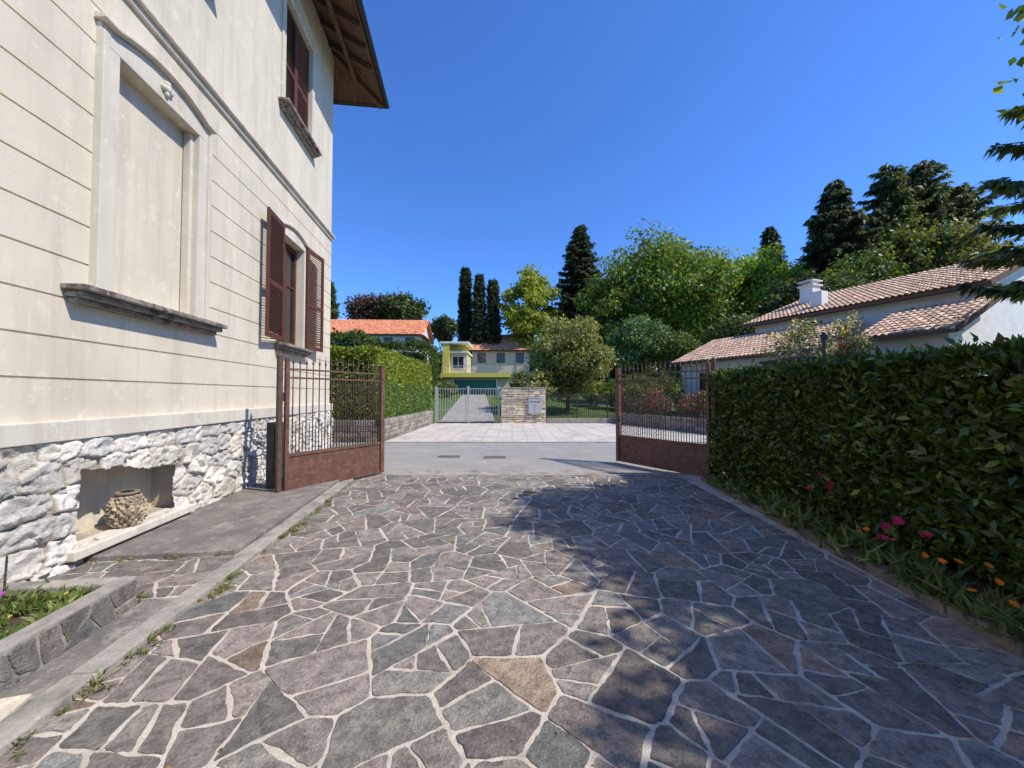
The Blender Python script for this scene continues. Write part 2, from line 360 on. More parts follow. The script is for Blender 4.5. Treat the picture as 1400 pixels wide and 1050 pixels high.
def hood(mb,y0,y1,z,rise,x1,th):
    n=20; vs=[]
    for i in range(n+1):
        t=i/n; zz=z+arch(t,rise); y=y0+(y1-y0)*t
        vs+=[(-.01,y,zz),(x1,y,zz+.02),(x1,y,zz+th),(-.01,y,zz+th+.02)]
    fs=[]
    for i in range(n):
        a=4*i; fs+=[(a+1,a+5,a+6,a+2),(a+2,a+6,a+7,a+3),(a,a+4,a+5,a+1)]
    fs+=[(0,1,2,3),(4*n+3,4*n+2,4*n+1,4*n)]; mb.add(vs,fs)
mb=MB()
for (a,b_,zt,w) in ((3.93,5.15,ZW,.22),(-1,.3,ZW,.22)):
    surround(mb,a,b_,2.6,zt,w,-.01,.045,.13)
    mb.box(-.01,.075,a-w-.001,a-w+.07,2.6,zt+.1); mb.box(-.01,.075,b_+w-.07,b_+w+.001,2.6,zt+.1)
    mb.box(-.12,-.03,a+.001,a+.06,2.62,zt); mb.box(-.12,-.03,b_-.06,b_-.001,2.62,zt)
    hood(mb,a-w-.03,b_+w+.03,zt+w*.8,.13,.11,.055)
    yc=(a+b_)/2
    for i,(oy,oz,s_) in enumerate(((0,.20,.05),(-.05,.14,.045),(.05,.14,.045),(0,.09,.04),(0,.15,.055))):
        mb.lathe([(0.001,zt+oz-s_),(s_*.8,zt+oz-s_*.6),(s_,zt+oz),(s_*.8,zt+oz+s_*.6),(0.001,zt+oz+s_)],.05,yc+oy,8)
surround(mb,7.55,8.65,2.6,4.8,.13,-.01,.04,.11); hood(mb,7.38,8.82,4.92,.11,.09,.05)
for a,b_ in ((7.6,8.95),(3.85,5.2),(-.9,.4)):
    surround(mb,a,b_,7.36,9.65,.14,-.01,.045,.10); hood(mb,a-.18,b_+.18,9.78,.10,.1,.05)
mb.obj('window_surrounds',['stuccof'],parent=villa,bevel=.006)
mb=MB()
for a,b_,z in ((3.45,5.58,2.6),(7.38,8.82,2.6),(7.38,9.17,7.36),(3.63,5.42,7.36),(-1.4,.7,2.6),(-1.1,.6,7.36)):
    mb.box(-.12,.2,a,b_,z-.055,z); mb.box(-.1,.15,a+.03,b_-.03,z-.11,z-.056); mb.box(-.1,.09,a+.06,b_-.06,z-.16,z-.111)
mb.obj('window_sills',['sill'],parent=villa,bevel=.012)
def shutter(mb,Mx,w,h):
    mb.M=Mx; s=.07;t=.038
    mb.box(0,s,-t/2,t/2,0,h); mb.box(w-s,w,-t/2,t/2,0,h)
    for z in (0,h*.42,h-.09): mb.box(s,w-s,-t/2+.002,t/2-.002,z,z+.09)
    for z0,z1 in ((.1,h*.42-.01),(h*.42+.1,h-.1)):
        n=int((z1-z0)/.05)
        for i in range(n):
            z=z0+(i+.5)*(z1-z0)/n; mb.add([(s,-.016,z-.018),(w-s,-.016,z-.018),(w-s,.016,z+.018),(s,.016,z+.018),(s,-.016,z-.010),(w-s,-.016,z-.010),(w-s,.016,z+.026),(s,.016,z+.026)],[(0,3,2,1),(4,5,6,7),(0,1,5,4),(2,3,7,6),(1,2,6,5),(3,0,4,7)])
    mb.M=None
mb=MB(); T=Matrix.Translation; R=Matrix.Rotation
shutter(mb,T((.10,7.5,2.63))@R(math.radians(-90+4),4,'Z'),.74,2.28)
shutter(mb,T((.08,8.7,2.63))@R(math.radians(90-7),4,'Z'),.74,2.28)
for a,b_ in ((7.6,8.95),(3.85,5.2),(-.9,.4)):
    hw=(b_-a)/2-.01
    shutter(mb,T((-.06,a+.008,7.4))@R(math.radians(90),4,'Z'),hw,2.22); shutter(mb,T((-.06,b_-.008,7.4))@R(math.radians(-90),4,'Z'),hw,2.22)
mb.obj('louvred_shutters',['brown'],parent=villa)
mb=MB()
for a,b_ in ((7.55,8.65),):
    z0,z1=2.63,4.79
    mb.box(-.2,-.13,a+.002,a+.08,z0,z1); mb.box(-.2,-.13,b_-.08,b_-.002,z0,z1); mb.box(-.2,-.132,a+.08,b_-.08,z0,z0+.09); mb.box(-.2,-.132,a+.08,b_-.08,z1-.09,z1)
    yc=(a+b_)/2; mb.box(-.2,-.12,yc-.05,yc+.05,z0+.09,z1-.09); mb.box(-.19,-.15,a+.08,b_-.08,3.9,3.94)
    mb.mat=1; mb.box(-.185,-.175,a+.08,b_-.08,z0+.09,z1-.09)
mb.obj('window_frames',['brown','glass'],parent=villa)
ex,ez=1.12,10.42; fy=Y1+1.0; tn=.52
xl=-10.62; mid=(ex+xl)/2; run=ex-mid; zr=ez+run*tn; ry=fy-run
mb=MB()
for dz,mt in ((0,0),(.16,1)):
    mb.mat=mt
    vs=[(ex,Y0-2,ez+dz),(ex,fy,ez+dz),(xl,fy,ez+dz),(xl,Y0-2,ez+dz),(mid,Y0-2,zr+dz),(mid,ry,zr+dz)]
    mb.add(vs,[(0,1,5,4),(1,2,5),(2,3,4,5)])
mb.mat=2
mb.box(ex,ex+.03,Y0-2,fy+.03,ez-.05,ez+.17); mb.box(xl,ex,fy,fy+.03,ez-.05,ez+.17)
mb.obj('roof',['planks','tile','wood'],parent=villa)
mb=MB(); y=Y0-1.5
while y<Y1+.2:
    mb.beam((-.15,y,ez-.08+(ex+.15)*tn),(ex-.02,y,ez-.08),.09,.14); y+=.62
x=-9.
while x<.1:
    mb.beam((x,Y1-.1,ez-.08+(fy-Y1+.1)*tn),(x,fy-.02,ez-.08),.09,.14); x+=.62
mb.beam((-.2,fy-ex-.2,ez-.08+(ex+.2)*tn),(ex-.02,fy-.02,ez-.08),.12,.16)
mb.beam((.5,Y0-2,ez-.2+.62*tn),(.5,Y1+.5,ez-.2+.62*tn),.1,.1)
mb.obj('rafters',['wood'],parent=villa)
mb=MB(); mb.tube([(ex+.1,Y0-2,ez+.03),(ex+.1,fy+.1,ez+.03),(xl,fy+.12,ez+.03)],.075,10); mb.obj('gutter',['darkmetal'],parent=villa,smooth=True)
def VL(x,y,z=0): return Matrix.Translation((-3.59,0,0))@R(TH,4,'Z')@Vector((x,y,z))
rgm=random.Random(2); prof=[(.08,0),(.12,.03),(.145,.09),(.15,.16),(.135,.23),(.105,.29),(.085,.32),(.105,.345),(.10,.36),(.06,.36)]
mb=MB(); mb.col=(.40,.35,.29); mb.lathe(prof,0,0,26)
for ring in range(9):
    z=.03+ring*.034; i0=max(i for i in range(len(prof)-1) if prof[i][1]<=z); t=(z-prof[i0][1])/(prof[i0+1][1]-prof[i0][1]); r=prof[i0][0]*(1-t)+prof[i0+1][0]*t
    for k in range(15):
        a=2*math.pi*(k+.5*(ring%2))/15+rgm.uniform(-.1,.1); g=rgm.uniform(.35,1.05); mb.col=(g,g*.92,g*.8); s=rgm.uniform(.018,.03)
        mb.M=T((r*math.cos(a),r*math.sin(a),z+rgm.uniform(-.006,.006)))@R(a,4,'Z'); mb.add([(-.005,-s,-s),(-.005,s,-s),(.0,s*.7,s*.9),(.0,-s*.7,s*.9),(rgm.uniform(.02,.04),0,s*.3)],[(0,1,4),(1,2,4),(2,3,4),(3,0,4)])
mb.M=None
o=mb.obj('pine_cone_urn',['rubble'],loc=VL(-.02,4.24,.202))
# sidewalk
sw=parent_empty('sidewalk',(-3.59,0,0),TH)
mb=MB(); mb.box(0,1.38,2.9,7.75,-.05,.03); mb.obj('bed',['mortar'],parent=sw)
paving('sidewalk_stones',[(.05,2.92),(1.37,2.92),(1.37,3.68),(.05,3.68)],.3,.6,.034,11,parent=sw)
mb=MB(); yy=3.7
for L in (1.45,1.3,1.25): mb.box(.06,1.36,yy,yy+L-.012,.0,.085+random.uniform(-.006,.006)); yy+=L
mb.obj('stone_slabs',['slab'],parent=sw,bevel=.012)
mb=MB(); yy=-3
while yy<7.7:
    L=random.uniform(.9,1.2); mb.box(1.38+random.uniform(-.006,.006),1.545,yy,min(yy+L-.01,7.74),-.05,.045+random.uniform(-.006,.006)); yy+=L
mb.obj('kerb_stones',['concrete'],parent=sw,bevel=.014)
mb=MB(); mb.add([(1.12,-3,.012),(1.4,-3,.012),(1.4,2.95,.012),(1.12,2.95,.012)],[(0,1,2,3)]); mb.obj('gutter_strip',['slab'],parent=sw)
pl=parent_empty('stone_planter',(-3.59,0,0),TH)
mb=MB(); mb.box(1.0,1.12,-3,2.86,-.05,.235); mb.box(.02,1.0,2.74,2.86,-.05,.235); mb.obj('planter_wall',['concrete'],parent=pl,bevel=.015)
po=paving('facing_stones',[(-3,.0),(2.85,.0),(2.85,.215),(-3,.215)],.3,.6,.0,21,parent=pl,joint=(.003,.006),thr=(.02,.06)); po.rotation_euler=(math.radians(90),0,math.radians(90)); po.location=(1.126,0,0)
mb=MB(); mb.add([(.02,-3,.17),(1.0,-3,.17),(1.0,2.74,.17),(.02,2.74,.17)],[(0,1,2,3)]); mb.obj('planter_soil',['soil'],parent=pl)
mb=MB(); c=VL(1.28,1.75); mb.M=T(c)@R(.3,4,'Z'); mb.box(-.09,.09,-.15,.15,.014,.05); mb.obj('stone_offcut',['rubble'],bevel=.01)
# ---------------------------------------------------------------- leaves
def unit(a): return a/np.maximum(np.linalg.norm(a,axis=-1,keepdims=True),1e-6)
def leaves(P,Dn,Nn,L,W,droop=.15):
    n=len(P); Dn=unit(Dn); S=unit(np.cross(Dn,Nn)); Nn=np.cross(S,Dn); L=np.broadcast_to(L,(n,))[:,None]; W=np.broadcast_to(W,(n,))[:,None]
    a=P; b=P+Dn*L*.45+S*W*.5+Nn*L*.06; c=P+Dn*L-Nn*L*droop; d=P+Dn*L*.45-S*W*.5+Nn*L*.06
    V=np.stack([a,b,c,d],1).reshape(-1,3); F=np.arange(4*n).reshape(n,4); return V,F
def vary(base,n,rg,v=.25,alt=None,pa=0):
    c=np.tile(np.array(base,float),(n,1))
    if alt is not None:
        m=rg.random(n)<pa; c[m]=alt
    c*=np.exp(rg.normal(0,v,(n,1)))*1.2; c[:,0]*=1.06+rg.normal(0,.10,n); return np.clip(c,.002,.9)
def hedge(name,x0,x1,y0,y1,z0,z1,dens,L,base,alt,pa,faces,seed,rot=0,loc=(0,0,0),bul=.12,mat='hleaf',inset=.22):
    rg=np.random.default_rng(seed); PS=[];NS=[]
    fd={'-x':((x0,y0,z0),(0,y1-y0,0),(0,0,z1-z0),(-1,0,0)),'+x':((x1,y0,z0),(0,y1-y0,0),(0,0,z1-z0),(1,0,0)),
        '-y':((x0,y0,z0),(x1-x0,0,0),(0,0,z1-z0),(0,-1,0)),'+y':((x0,y1,z0),(x1-x0,0,0),(0,0,z1-z0),(0,1,0)),'+z':((x0,y0,z1),(x1-x0,0,0),(0,y1-y0,0),(0,0,1))}
    for f in faces:
        o,u,v,n=[np.array(q,float) for q in fd[f]]; A=np.linalg.norm(u)*np.linalg.norm(v); k=int(A*dens)
        a=rg.random((k,1));b=rg.random((k,1)); p=o+a*u+b*v; s1=(a[:,0]*np.linalg.norm(u)); s2=b[:,0]*np.linalg.norm(v)
        off=(fbm(s1*1.6+seed,s2*1.6,3,seed)-.5)*2*bul+ (fbm(s1*7,s2*7,2,seed+5)-.4)*.09 - rg.random(k)**2*.16
        sp=rg.random(k)<.04; off=off+sp*rg.random(k)*.13
        p=p+n*off[:,None]; PS.append(p); NS.append(np.tile(n,(k,1)))
    P=np.concatenate(PS);Nn=np.concatenate(NS);n=len(P)
    up=np.array([0,0,1.]); Dn=Nn*.5+rg.normal(0,.55,(n,3))+up*.35; nn=Nn*.8+rg.normal(0,.5,(n,3))+up*.4
    l=L*rg.uniform(.6,1.25,n); V,F=leaves(P,Dn,nn,l,l*.42); C=vary(base,n,rg,.3,alt,pa)
    e=parent_empty(name,loc,rot)
    fast('foliage',V,F,[mat],col=np.repeat(C,4,0),parent=e)
    mb=MB(); i=inset; mb.box(x0+i,x1-i,y0+i,y1-i,z0-.1,z1-i); mb.obj('dark_inner_box',['core'],parent=e)  # near-black solid box, added to stop see-through; gaps between leaves look deep
    return e
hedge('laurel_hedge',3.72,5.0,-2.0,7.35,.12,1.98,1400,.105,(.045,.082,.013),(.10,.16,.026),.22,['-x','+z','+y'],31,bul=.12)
hedge('tall_garden_hedge',-11,-4.85,13.9,23.2,.7,3.3,520,.15,(.15,.215,.030),(.20,.26,.04),.3,['+x','-y','+z'],33,bul=.12,mat='leaf')
mb=MB()
rgm=random.Random(8)
def stonewall(mb,a,b_,z0,z1,th,rg,h=.16,w=.32):
    a=Vector(a);b_=Vector(b_); L=(b_-a).length; ang=math.atan2(b_.y-a.y,b_.x-a.x); Mx=T((a.x,a.y,0))@R(ang,4,'Z'); z=z0
    mb.M=Mx; mb.mat=1; mb.col=(.5,.5,.5); mb.box(.02,L-.02,-th/2+.03,th/2-.03,z0,z1-.02); mb.mat=0
    while z<z1-.03:
        hh=min(h*rg.uniform(.7,1.3),z1-z); x=0
        if z1-(z+hh)<.05: hh=z1-z
        while x<L-.01:
            ww=min(w*rg.uniform(.5,1.6),L-x)
            if L-(x+ww)<.08: ww=L-x
            g=rg.uniform(.65,1.35); mb.col=(g,g*rg.uniform(.92,1),g*rg.uniform(.84,.98)); o=rg.uniform(-.012,.02)
            mb.box(x+.008,x+ww-.008,-th/2-o,th/2+o,z+.008,z+hh-.008); x+=ww
        z+=hh
    mb.M=None
stonewall(mb,(-4.65,13.6),(-4.65,22.0),-.05,.72,.35,rgm); stonewall(mb,(-40,13.5),(-4.5,13.5),-.05,.72,.3,rgm,.2,.5); mb.obj('stone_retaining_wall',['greystone','concrete'],bevel=.01)
mb=MB(); y=13.7
while y<22:
    mb.tube([(-4.65,y,.7),(-4.65,y,2.1)],.022,5); y+=2.05
y=13.7
while y<21.9: mb.tube([(-4.65,y,.72),(-4.65,y,2.05)],.005,3,False); y+=.14
for z in (.75,1.1,1.5,1.9,2.05): mb.tube([(-4.65,13.7,z),(-4.65,21.9,z)],.005,3,False)
x=-20
while x<-4.7: mb.tube([(x,13.5,.7),(x,13.5,1.9)],.006,3,False); x+=.16
for z in (.75,1.3,1.9): mb.tube([(-20,13.5,z),(-4.65,13.5,z)],.006,3,False)
mb.obj('green_wire_fence',['greenmetal'])
# ---------------------------------------------------------------- gates
def gate(name,hinge,end,h):
    e=parent_empty(name,(hinge[0],hinge[1],0),math.atan2(end[1]-hinge[1],end[0]-hinge[0]))
    L=math.hypot(end[0]-hinge[0],end[1]-hinge[1]); pn=.66
    mb=MB(); mb.box(0,.06,-.03,.03,.03,h-.02); mb.box(L-.09,L,-.045,.045,.04,h-.04); mb.box(.06,L-.09,-.028,.028,.04,.09)
    mb.box(.06,L-.09,-.028,.028,pn-.05,pn); mb.box(.06,L-.09,-.018,.018,h-.34,h-.31); mb.box(.06,L-.09,-.018,.018,h-.2,h-.172)
    mb.box(L-.1,L+.01,-.055,.055,h-.04,h-.01)
    mb.tube([(.03,0,h-.02),(.03,0,h+.05)],[.028,.004],6)
    mb.obj('frame',['rust'],parent=e,bevel=.005)
    mb=MB(); mb.box(.061,L-.091,-.012,.012,.091,pn-.051)
    mb.obj('sheet_panel',['rust'],parent=e)
    mb=MB(); n=int((L-.16)/.115)
    for i in range(n):
        x=.07+(L-.16)*(i+.5)/n; mb.tube([(x,0,pn),(x,0,h-.06),(x,0,h+.08)],[.009,.009,.001],6)
        mb.tube([(x,0,h-.10),(x,0,h-.07),(x,0,h-.04)],[.009,.02,.009],6)
    for i in range(n-1):
        x=.07+(L-.16)*(i+1)/n
        if i>n*.42: mb.tube([(x,0,pn),(x,0,h-.3),(x,0,h-.22)],[.008,.008,.001],5)
        else: mb.tube([(x,0,pn),(x,0,1.10),(x,0,1.18)],[.008,.008,.001],5)
    mb.obj('bars',['barmetal'],parent=e,smooth=True)
    # diagonal wire lattice behind the bars of the closing half
    mb=MB(); xa,xb,za,zb_=L*.42,L-.09,pn,h-.34; sp=.085; Wd=xb-xa; Hd=zb_-za
    c=-Hd
    while c<Wd:
        t0=max(0,-c); t1=min(Hd,Wd-c)
        if t1>t0+.01:
            mb.tube([(xa+c+t0,.016,za+t0),(xa+c+t1,.016,za+t1)],.0035,3,False)
            mb.tube([(xb-c-t0,.020,za+t0),(xb-c-t1,.020,za+t1)],.0035,3,False)
        c+=sp
    mb.obj('wire_lattice',['barmetal'],parent=e)
    mb=MB()
    for z in (.3,1.5): mb.tube([(-.03,0,z),(-.03,0,z+.14)],.02,8)
    mb.box(L-.13,L-.09,.045,.075,.95,1.1); mb.tube([(L-.05,.07,1.0),(L-.05,.11,1.0),(L-.14,.11,1.0)],.01,6)
    mb.obj('hinges_and_lock',['darkmetal'],parent=e)
    mb=MB(); mb.box(-.12,-.05,-.035,.035,-.05,h+.02); mb.tube([(-.085,0,h+.02),(-.085,0,h+.06)],[.045,.01],8); mb.obj('hinge_post',['barmetal'],parent=e,bevel=.005)
gate('iron_gate_leaf',(-3.6,6.15),(-2.62,7.9),2.2)
gate('iron_gate_leaf',(3.72,7.3),(2.5,9.25),2.25)
mb=MB(); mb.box(-3.98,-3.82,6.3,6.5,.0,1.15); mb.mat=1; mb.box(-3.96,-3.84,6.285,6.299,.3,1.05); mb.obj('meter_box',['darkmetal','darkmetal'],bevel=.008)
# ---------------------------------------------------------------- across the road
mb=MB(); stonewall(mb,(-.62,22.1),(1.9,22.1),-.05,1.95,.45,rgm,.14,.3); mb.obj('mailbox_stone_wall',['rubble','concrete'],bevel=.012)
mb=MB(); mb.box(-.68,1.96,21.84,22.36,1.955,2.02); mb.obj('wall_coping',['concrete'],bevel=.01)
mb=MB(); mb.box(.92,1.68,21.78,21.9,.55,1.42); mb.box(.88,1.72,21.76,21.9,1.42,1.47); mb.mat=1; mb.box(1.0,1.6,21.768,21.779,1.2,1.23); mb.box(1.28,1.29,21.768,21.779,.6,1.1)
mb.obj('mailbox',['greymetal','darkmetal'],bevel=.008)
def railing(name,pts,z0,h,mat,step=.12,r=.01,base=True,rails=(.1,.92)):
    mb=MB()
    for a,b_ in zip(pts[:-1],pts[1:]):
        a=Vector((*a,0));b_=Vector((*b_,0)); L=(b_-a).length; n=max(1,int(L/step))
        for i in range(n+1):
            p=a.lerp(b_,i/n); mb.tube([p+Vector((0,0,z0)),p+Vector((0,0,z0+h))],r if i%16 else r*2.6,5,False)
        for k in rails: mb.beam(a+Vector((0,0,z0+h*k)),b_+Vector((0,0,z0+h*k)),.03,.035)
    return mb.obj(name,[mat])
wg=parent_empty('driveway_gate')
o=railing('gate_bars',[(-4.25,22.2),(-2.5,22.2),(-.8,22.2)],.05,1.95,'greymetal',.14,.012,rails=(.03,.35,.97)); o.parent=wg
mb=MB()
for x in (-4.35,-2.5,-.75): mb.box(x-.05,x+.05,22.15,22.25,-.05,2.1)
mb.obj('gate_posts',['greymetal'],parent=wg)
railing('garden_railing',[(1.95,22.2),(5.8,22.2)],.25,1.45,'darkmetal',.11,.016)
mb=MB(); mb.box(1.95,5.9,22.05,22.35,-.05,.26); mb.obj('low_wall',['concrete'],bevel=.01)
mb=MB(); stonewall(mb,(5.9,22.1),(8.3,15.2),-.05,.6,.3,rgm,.18,.4); stonewall(mb,(8.3,15.2),(13,14.0),-.05,.6,.3,rgm,.18,.4); stonewall(mb,(13,14.0),(40,14.0),-.05,.6,.3,rgm,.2,.5); mb.obj('garden_stone_wall',['greystone','concrete'],bevel=.01)
railing('garden_railing',[(5.9,22.1),(8.3,15.2),(13,14.0),(26,14.0)],.58,1.0,'darkmetal',.13,.012)
mb=MB(); pr=[]
for i in range(13):
    y=22.2+i*1.9; z=max(Hz(0,y),0)+.03
    x0=-4.3-.12*i; x1=-.9-.18*i; pr+=[(x0,y,z),(x1,y,z)]
mb.add(pr,[(2*i,2*i+1,2*i+3,2*i+2) for i in range(12)]); mb.obj('garage_driveway',['concrete'])
def windows(mb,fx0,fx1,y,z0,z1,gm,fm):
    mb.mat=fm; mb.box(fx0,fx1,y-.05,y,z0,z1); mb.mat=gm; mb.box(fx0+.08,fx1-.08,y-.06,y-.045,z0+.08,z1-.08); mb.mat=fm; c=(fx0+fx1)/2; mb.box(c-.03,c+.03,y-.075,y-.058,z0+.08,z1-.08)
yb=parent_empty('yellow_garage_building',(-.3,47,0))
mb=MB(); zb=1.3
mb.box(-8.0,.0,0,8,zb,3.6); mb.mat=1; mb.box(-8.2,.2,-1.0,8.2,3.7,4.2)
mb.mat=1; mb.box(-8.2,-7.4,0.3,6,4.2,7.9); mb.mat=0; mb.box(-7.39,-5.3,.9,6,4.2,6.8); mb.mat=2; mb.box(-8.5,-5.0,.2,6.3,7.9,8.12); mb.box(-7.5,-5.1,.5,6,6.8,7.0); mb.mat=1; mb.box(-7.39,-5.6,2.2,6,7.0,7.89)
mb.mat=2; mb.box(-6.9,-6.75,-.3,0,zb,3.6); mb.box(-1.6,-1.45,-.3,0,zb,3.6)
mb.obj('volumes',['cream','yellow','white'],parent=yb)
mb=MB(); mb.box(-6.74,-1.61,-.08,-.01,zb,3.4); mb.mat=1
for i in range(7): mb.box(-6.74,-1.61,-.1,-.079,zb+.28*i+.25,zb+.28*i+.27)
mb.obj('garage_door',['greendoor','darkmetal'],parent=yb)
mb=MB(); windows(mb,-7.1,-5.6,.9,4.8,6.4,1,0); mb.obj('windows',['white','glass'],parent=yb)
mb=MB(); x=-8.1
while x<.2: mb.tube([(x,-.9,4.2),(x,-.9,5.05)],.02,4,False); x+=.2
mb.beam((-8.1,-.9,5.05),(.2,-.9,5.05),.05,.06); mb.obj('terrace_railing',['greymetal'],parent=yb)
def tiled(V0,VA,VU,base,seed,period=.24,rows=None,amp=.035):
    rg=np.random.default_rng(seed); V0,VA,VU=[np.array(q,float) for q in (V0,VA,VU)]; LA=np.linalg.norm(VA);LU=np.linalg.norm(VU)
    n=unit(np.cross(VA,VU)); n=n if n[2]>0 else -n; rows=rows or max(2,int(LU/.36)); cols=max(2,int(LA/period)); sg=6
    s=np.arange(cols*sg+1)/(cols*sg); prof=np.abs(np.sin(np.pi*s*cols))**.7*amp*2
    VS=[];CS=[];FS=[];o=0; m=len(s)
    for r in range(rows):
        for t,hh in ((r/rows,.05),((r+1)/rows+.01,.01)):
            jit=rg.normal(0,.004,m); VS.append(V0+s[:,None]*VA+t*VU+n*(prof+hh+jit)[:,None])
        tc=np.exp(rg.normal(0,.18,cols+1)); ci=np.minimum((s*cols).astype(int),cols); c=np.array(base)*tc[ci][:,None]; CS+= [c,c]
        i=np.arange(m-1)+o; FS.append(np.stack([i,i+1,i+1+m,i+m],-1)); o+=2*m
    return np.concatenate(VS),np.concatenate(FS),np.concatenate(CS)
def roofobj(name,parts,parent):
    VS=[];FS=[];CS=[];o=0
    for v,f,c in parts: VS.append(v);FS.append(f+o);CS.append(c);o+=len(v)
    return fast(name,np.concatenate(VS),np.concatenate(FS),['tile'],col=np.concatenate(CS),parent=parent)
def simple_house(name,loc,rot,W,Dp,zb,ze,zr,base,wall,seed,ov=.6):
    e=parent_empty(name,loc,rot)
    mb=MB(); mb.box(0,W,0,Dp,zb,ze); k=(zr-ze)/(Dp/2)
    for x in (0,W): mb.add([(x,0,ze),(x,Dp,ze),(x,Dp/2,zr)],[(0,1,2)])
    mb.obj('walls',[wall],parent=e)
    parts=[tiled((-ov,-ov,ze-ov*k+.1),(W+2*ov,0,0),(0,Dp/2+ov,(Dp/2+ov)*k),base,seed),tiled((-ov,Dp+ov,ze-ov*k+.1),(W+2*ov,0,0),(0,-Dp/2-ov,(Dp/2+ov)*k),base,seed+1)]
    roofobj('tiled_roof',parts,e)
    mb=MB(); mb.box(-ov,W+ov,-ov,Dp+ov,ze-ov*k-.02,ze-ov*k+.06)
    mb.obj('eaves',['wood'],parent=e)
    mb=MB(); n=int(W/2.6)
    for i in range(n):
        x=(i+.5)*W/n-.6; windows(mb,x,x+1.2,0,ze-2.1,ze-.6,1,0)
    mb.obj('windows',['brown','glass'],parent=e); return e
simple_house('hillside_house',(-6.0,58,0),0,8.6,8,2.5,8.5,11.1,(.72,.32,.17),'cream',5)
simple_house('orange_roof_house',(-27,52,0),.05,14.5,8,1.8,10.0,12.4,(.72,.28,.14),'white',6)
rh=parent_empty('tiled_roof_house',(19.3,15.2,0),math.radians(21))
TB=(.60,.40,.275)
parts=[tiled((-.0,.3,6.2),(0,10.9,0),(6.5,0,2.4),TB,7),tiled((13,.3,6.2),(0,10.9,0),(-6.5,0,2.4),TB,8),
       tiled((-3.5,0,4.0),(0,3.2,0),(3.4,0,1.5),TB,9),tiled((-4.0,4.4,3.7),(0,9.0,0),(3.9,0,1.75),TB,10)]
roofobj('tiled_roof',parts,rh)
mb=MB(); mb.box(.7,12.4,.7,10.8,0,6.3)
for y in (.7,10.8): mb.add([(.7,y,6.3),(12.4,y,6.3),(6.5,y,8.5)],[(0,1,2)])
mb.box(-2.9,.69,.4,3.0,0,4.1); mb.add([(-2.9,.4,4.1),(.69,.4,4.1),(.69,.4,5.6)],[(0,1,2)]); mb.add([(-2.9,3.,4.1),(.69,3.,4.1),(.69,3.,5.6)],[(0,1,2)])
mb.box(-3.4,.69,5.0,13.0,0,3.8); mb.add([(-3.4,5.,3.8),(.69,5.,3.8),(.69,5.,5.6)],[(0,1,2)]); mb.add([(-3.4,13.,3.8),(.69,13.,3.8),(.69,13.,5.6)],[(0,1,2)])
mb.box(.69,1.5,10.81,13,0,5.6)
mb.obj('white_walls',['white'],parent=rh)
mb=MB(); mb.box(0,.08,.28,11.2,6.05,6.2); mb.box(-3.58,-3.5,-.02,3.2,3.86,4.0); mb.box(-4.08,-4,4.38,13.4,3.56,3.7)
mb.beam((-3.5,-.03,3.97),(-.05,-.03,5.48),.06,.2); mb.beam((0,.26,6.12),(6.5,.26,8.52),.06,.22)
mb.box(.02,.7,.32,11.1,6.12,6.16); mb.box(-3.48,-2.9,.0,3.2,3.97,4.0)
mb.obj('fascia_boards',['wood'],parent=rh)
mb=MB(); mb.box(3.6,4.4,9.0,9.8,7.0,8.7); mb.box(3.5,4.5,8.9,9.9,8.7,8.8); mb.box(3.65,3.8,9.0,9.15,8.8,9.0); mb.box(4.2,4.35,9.65,9.8,8.8,9.0); mb.box(3.5,4.5,8.9,9.9,9.0,9.08); mb.box(1.4,2.0,7.2,7.8,6.6,7.7); mb.obj('chimneys',['white'],parent=rh,bevel=.01)
mb=MB()
mb.M=R(math.radians(-90),4,'Z')
for y in (5.8,8.0,10.4): windows(mb,-y-1.1,-y,-3.4,1.6,3.0,1,0)
windows(mb,-8,-6.8,.7,4.6,5.8,1,0); mb.M=None; windows(mb,-1.8,-.6,.4,2.0,3.4,1,0); mb.obj('windows',['brown','glass'],parent=rh)
mb=MB(); mb.box(10.6,16.5,14.4,16.6,2.9,3.02)
for x in (10.8,13.5,16.3):
    for y in (14.6,16.4): mb.box(x-.05,x+.05,y-.05,y+.05,0,2.9)
mb.obj('carport',['darkmetal'],bevel=.01)
mb=MB(); mb.tube([(11.3,14.0,0),(11.3,14.0,3.4),(11.3,14,3.6)],[.06,.05,.05],8); mb.lathe([(.02,3.6),(.10,3.62),(.11,3.75),(.04,3.85),(0.001,3.88)],11.3,14.0,12); mb.obj('garden_lamp',['darkmetal'])
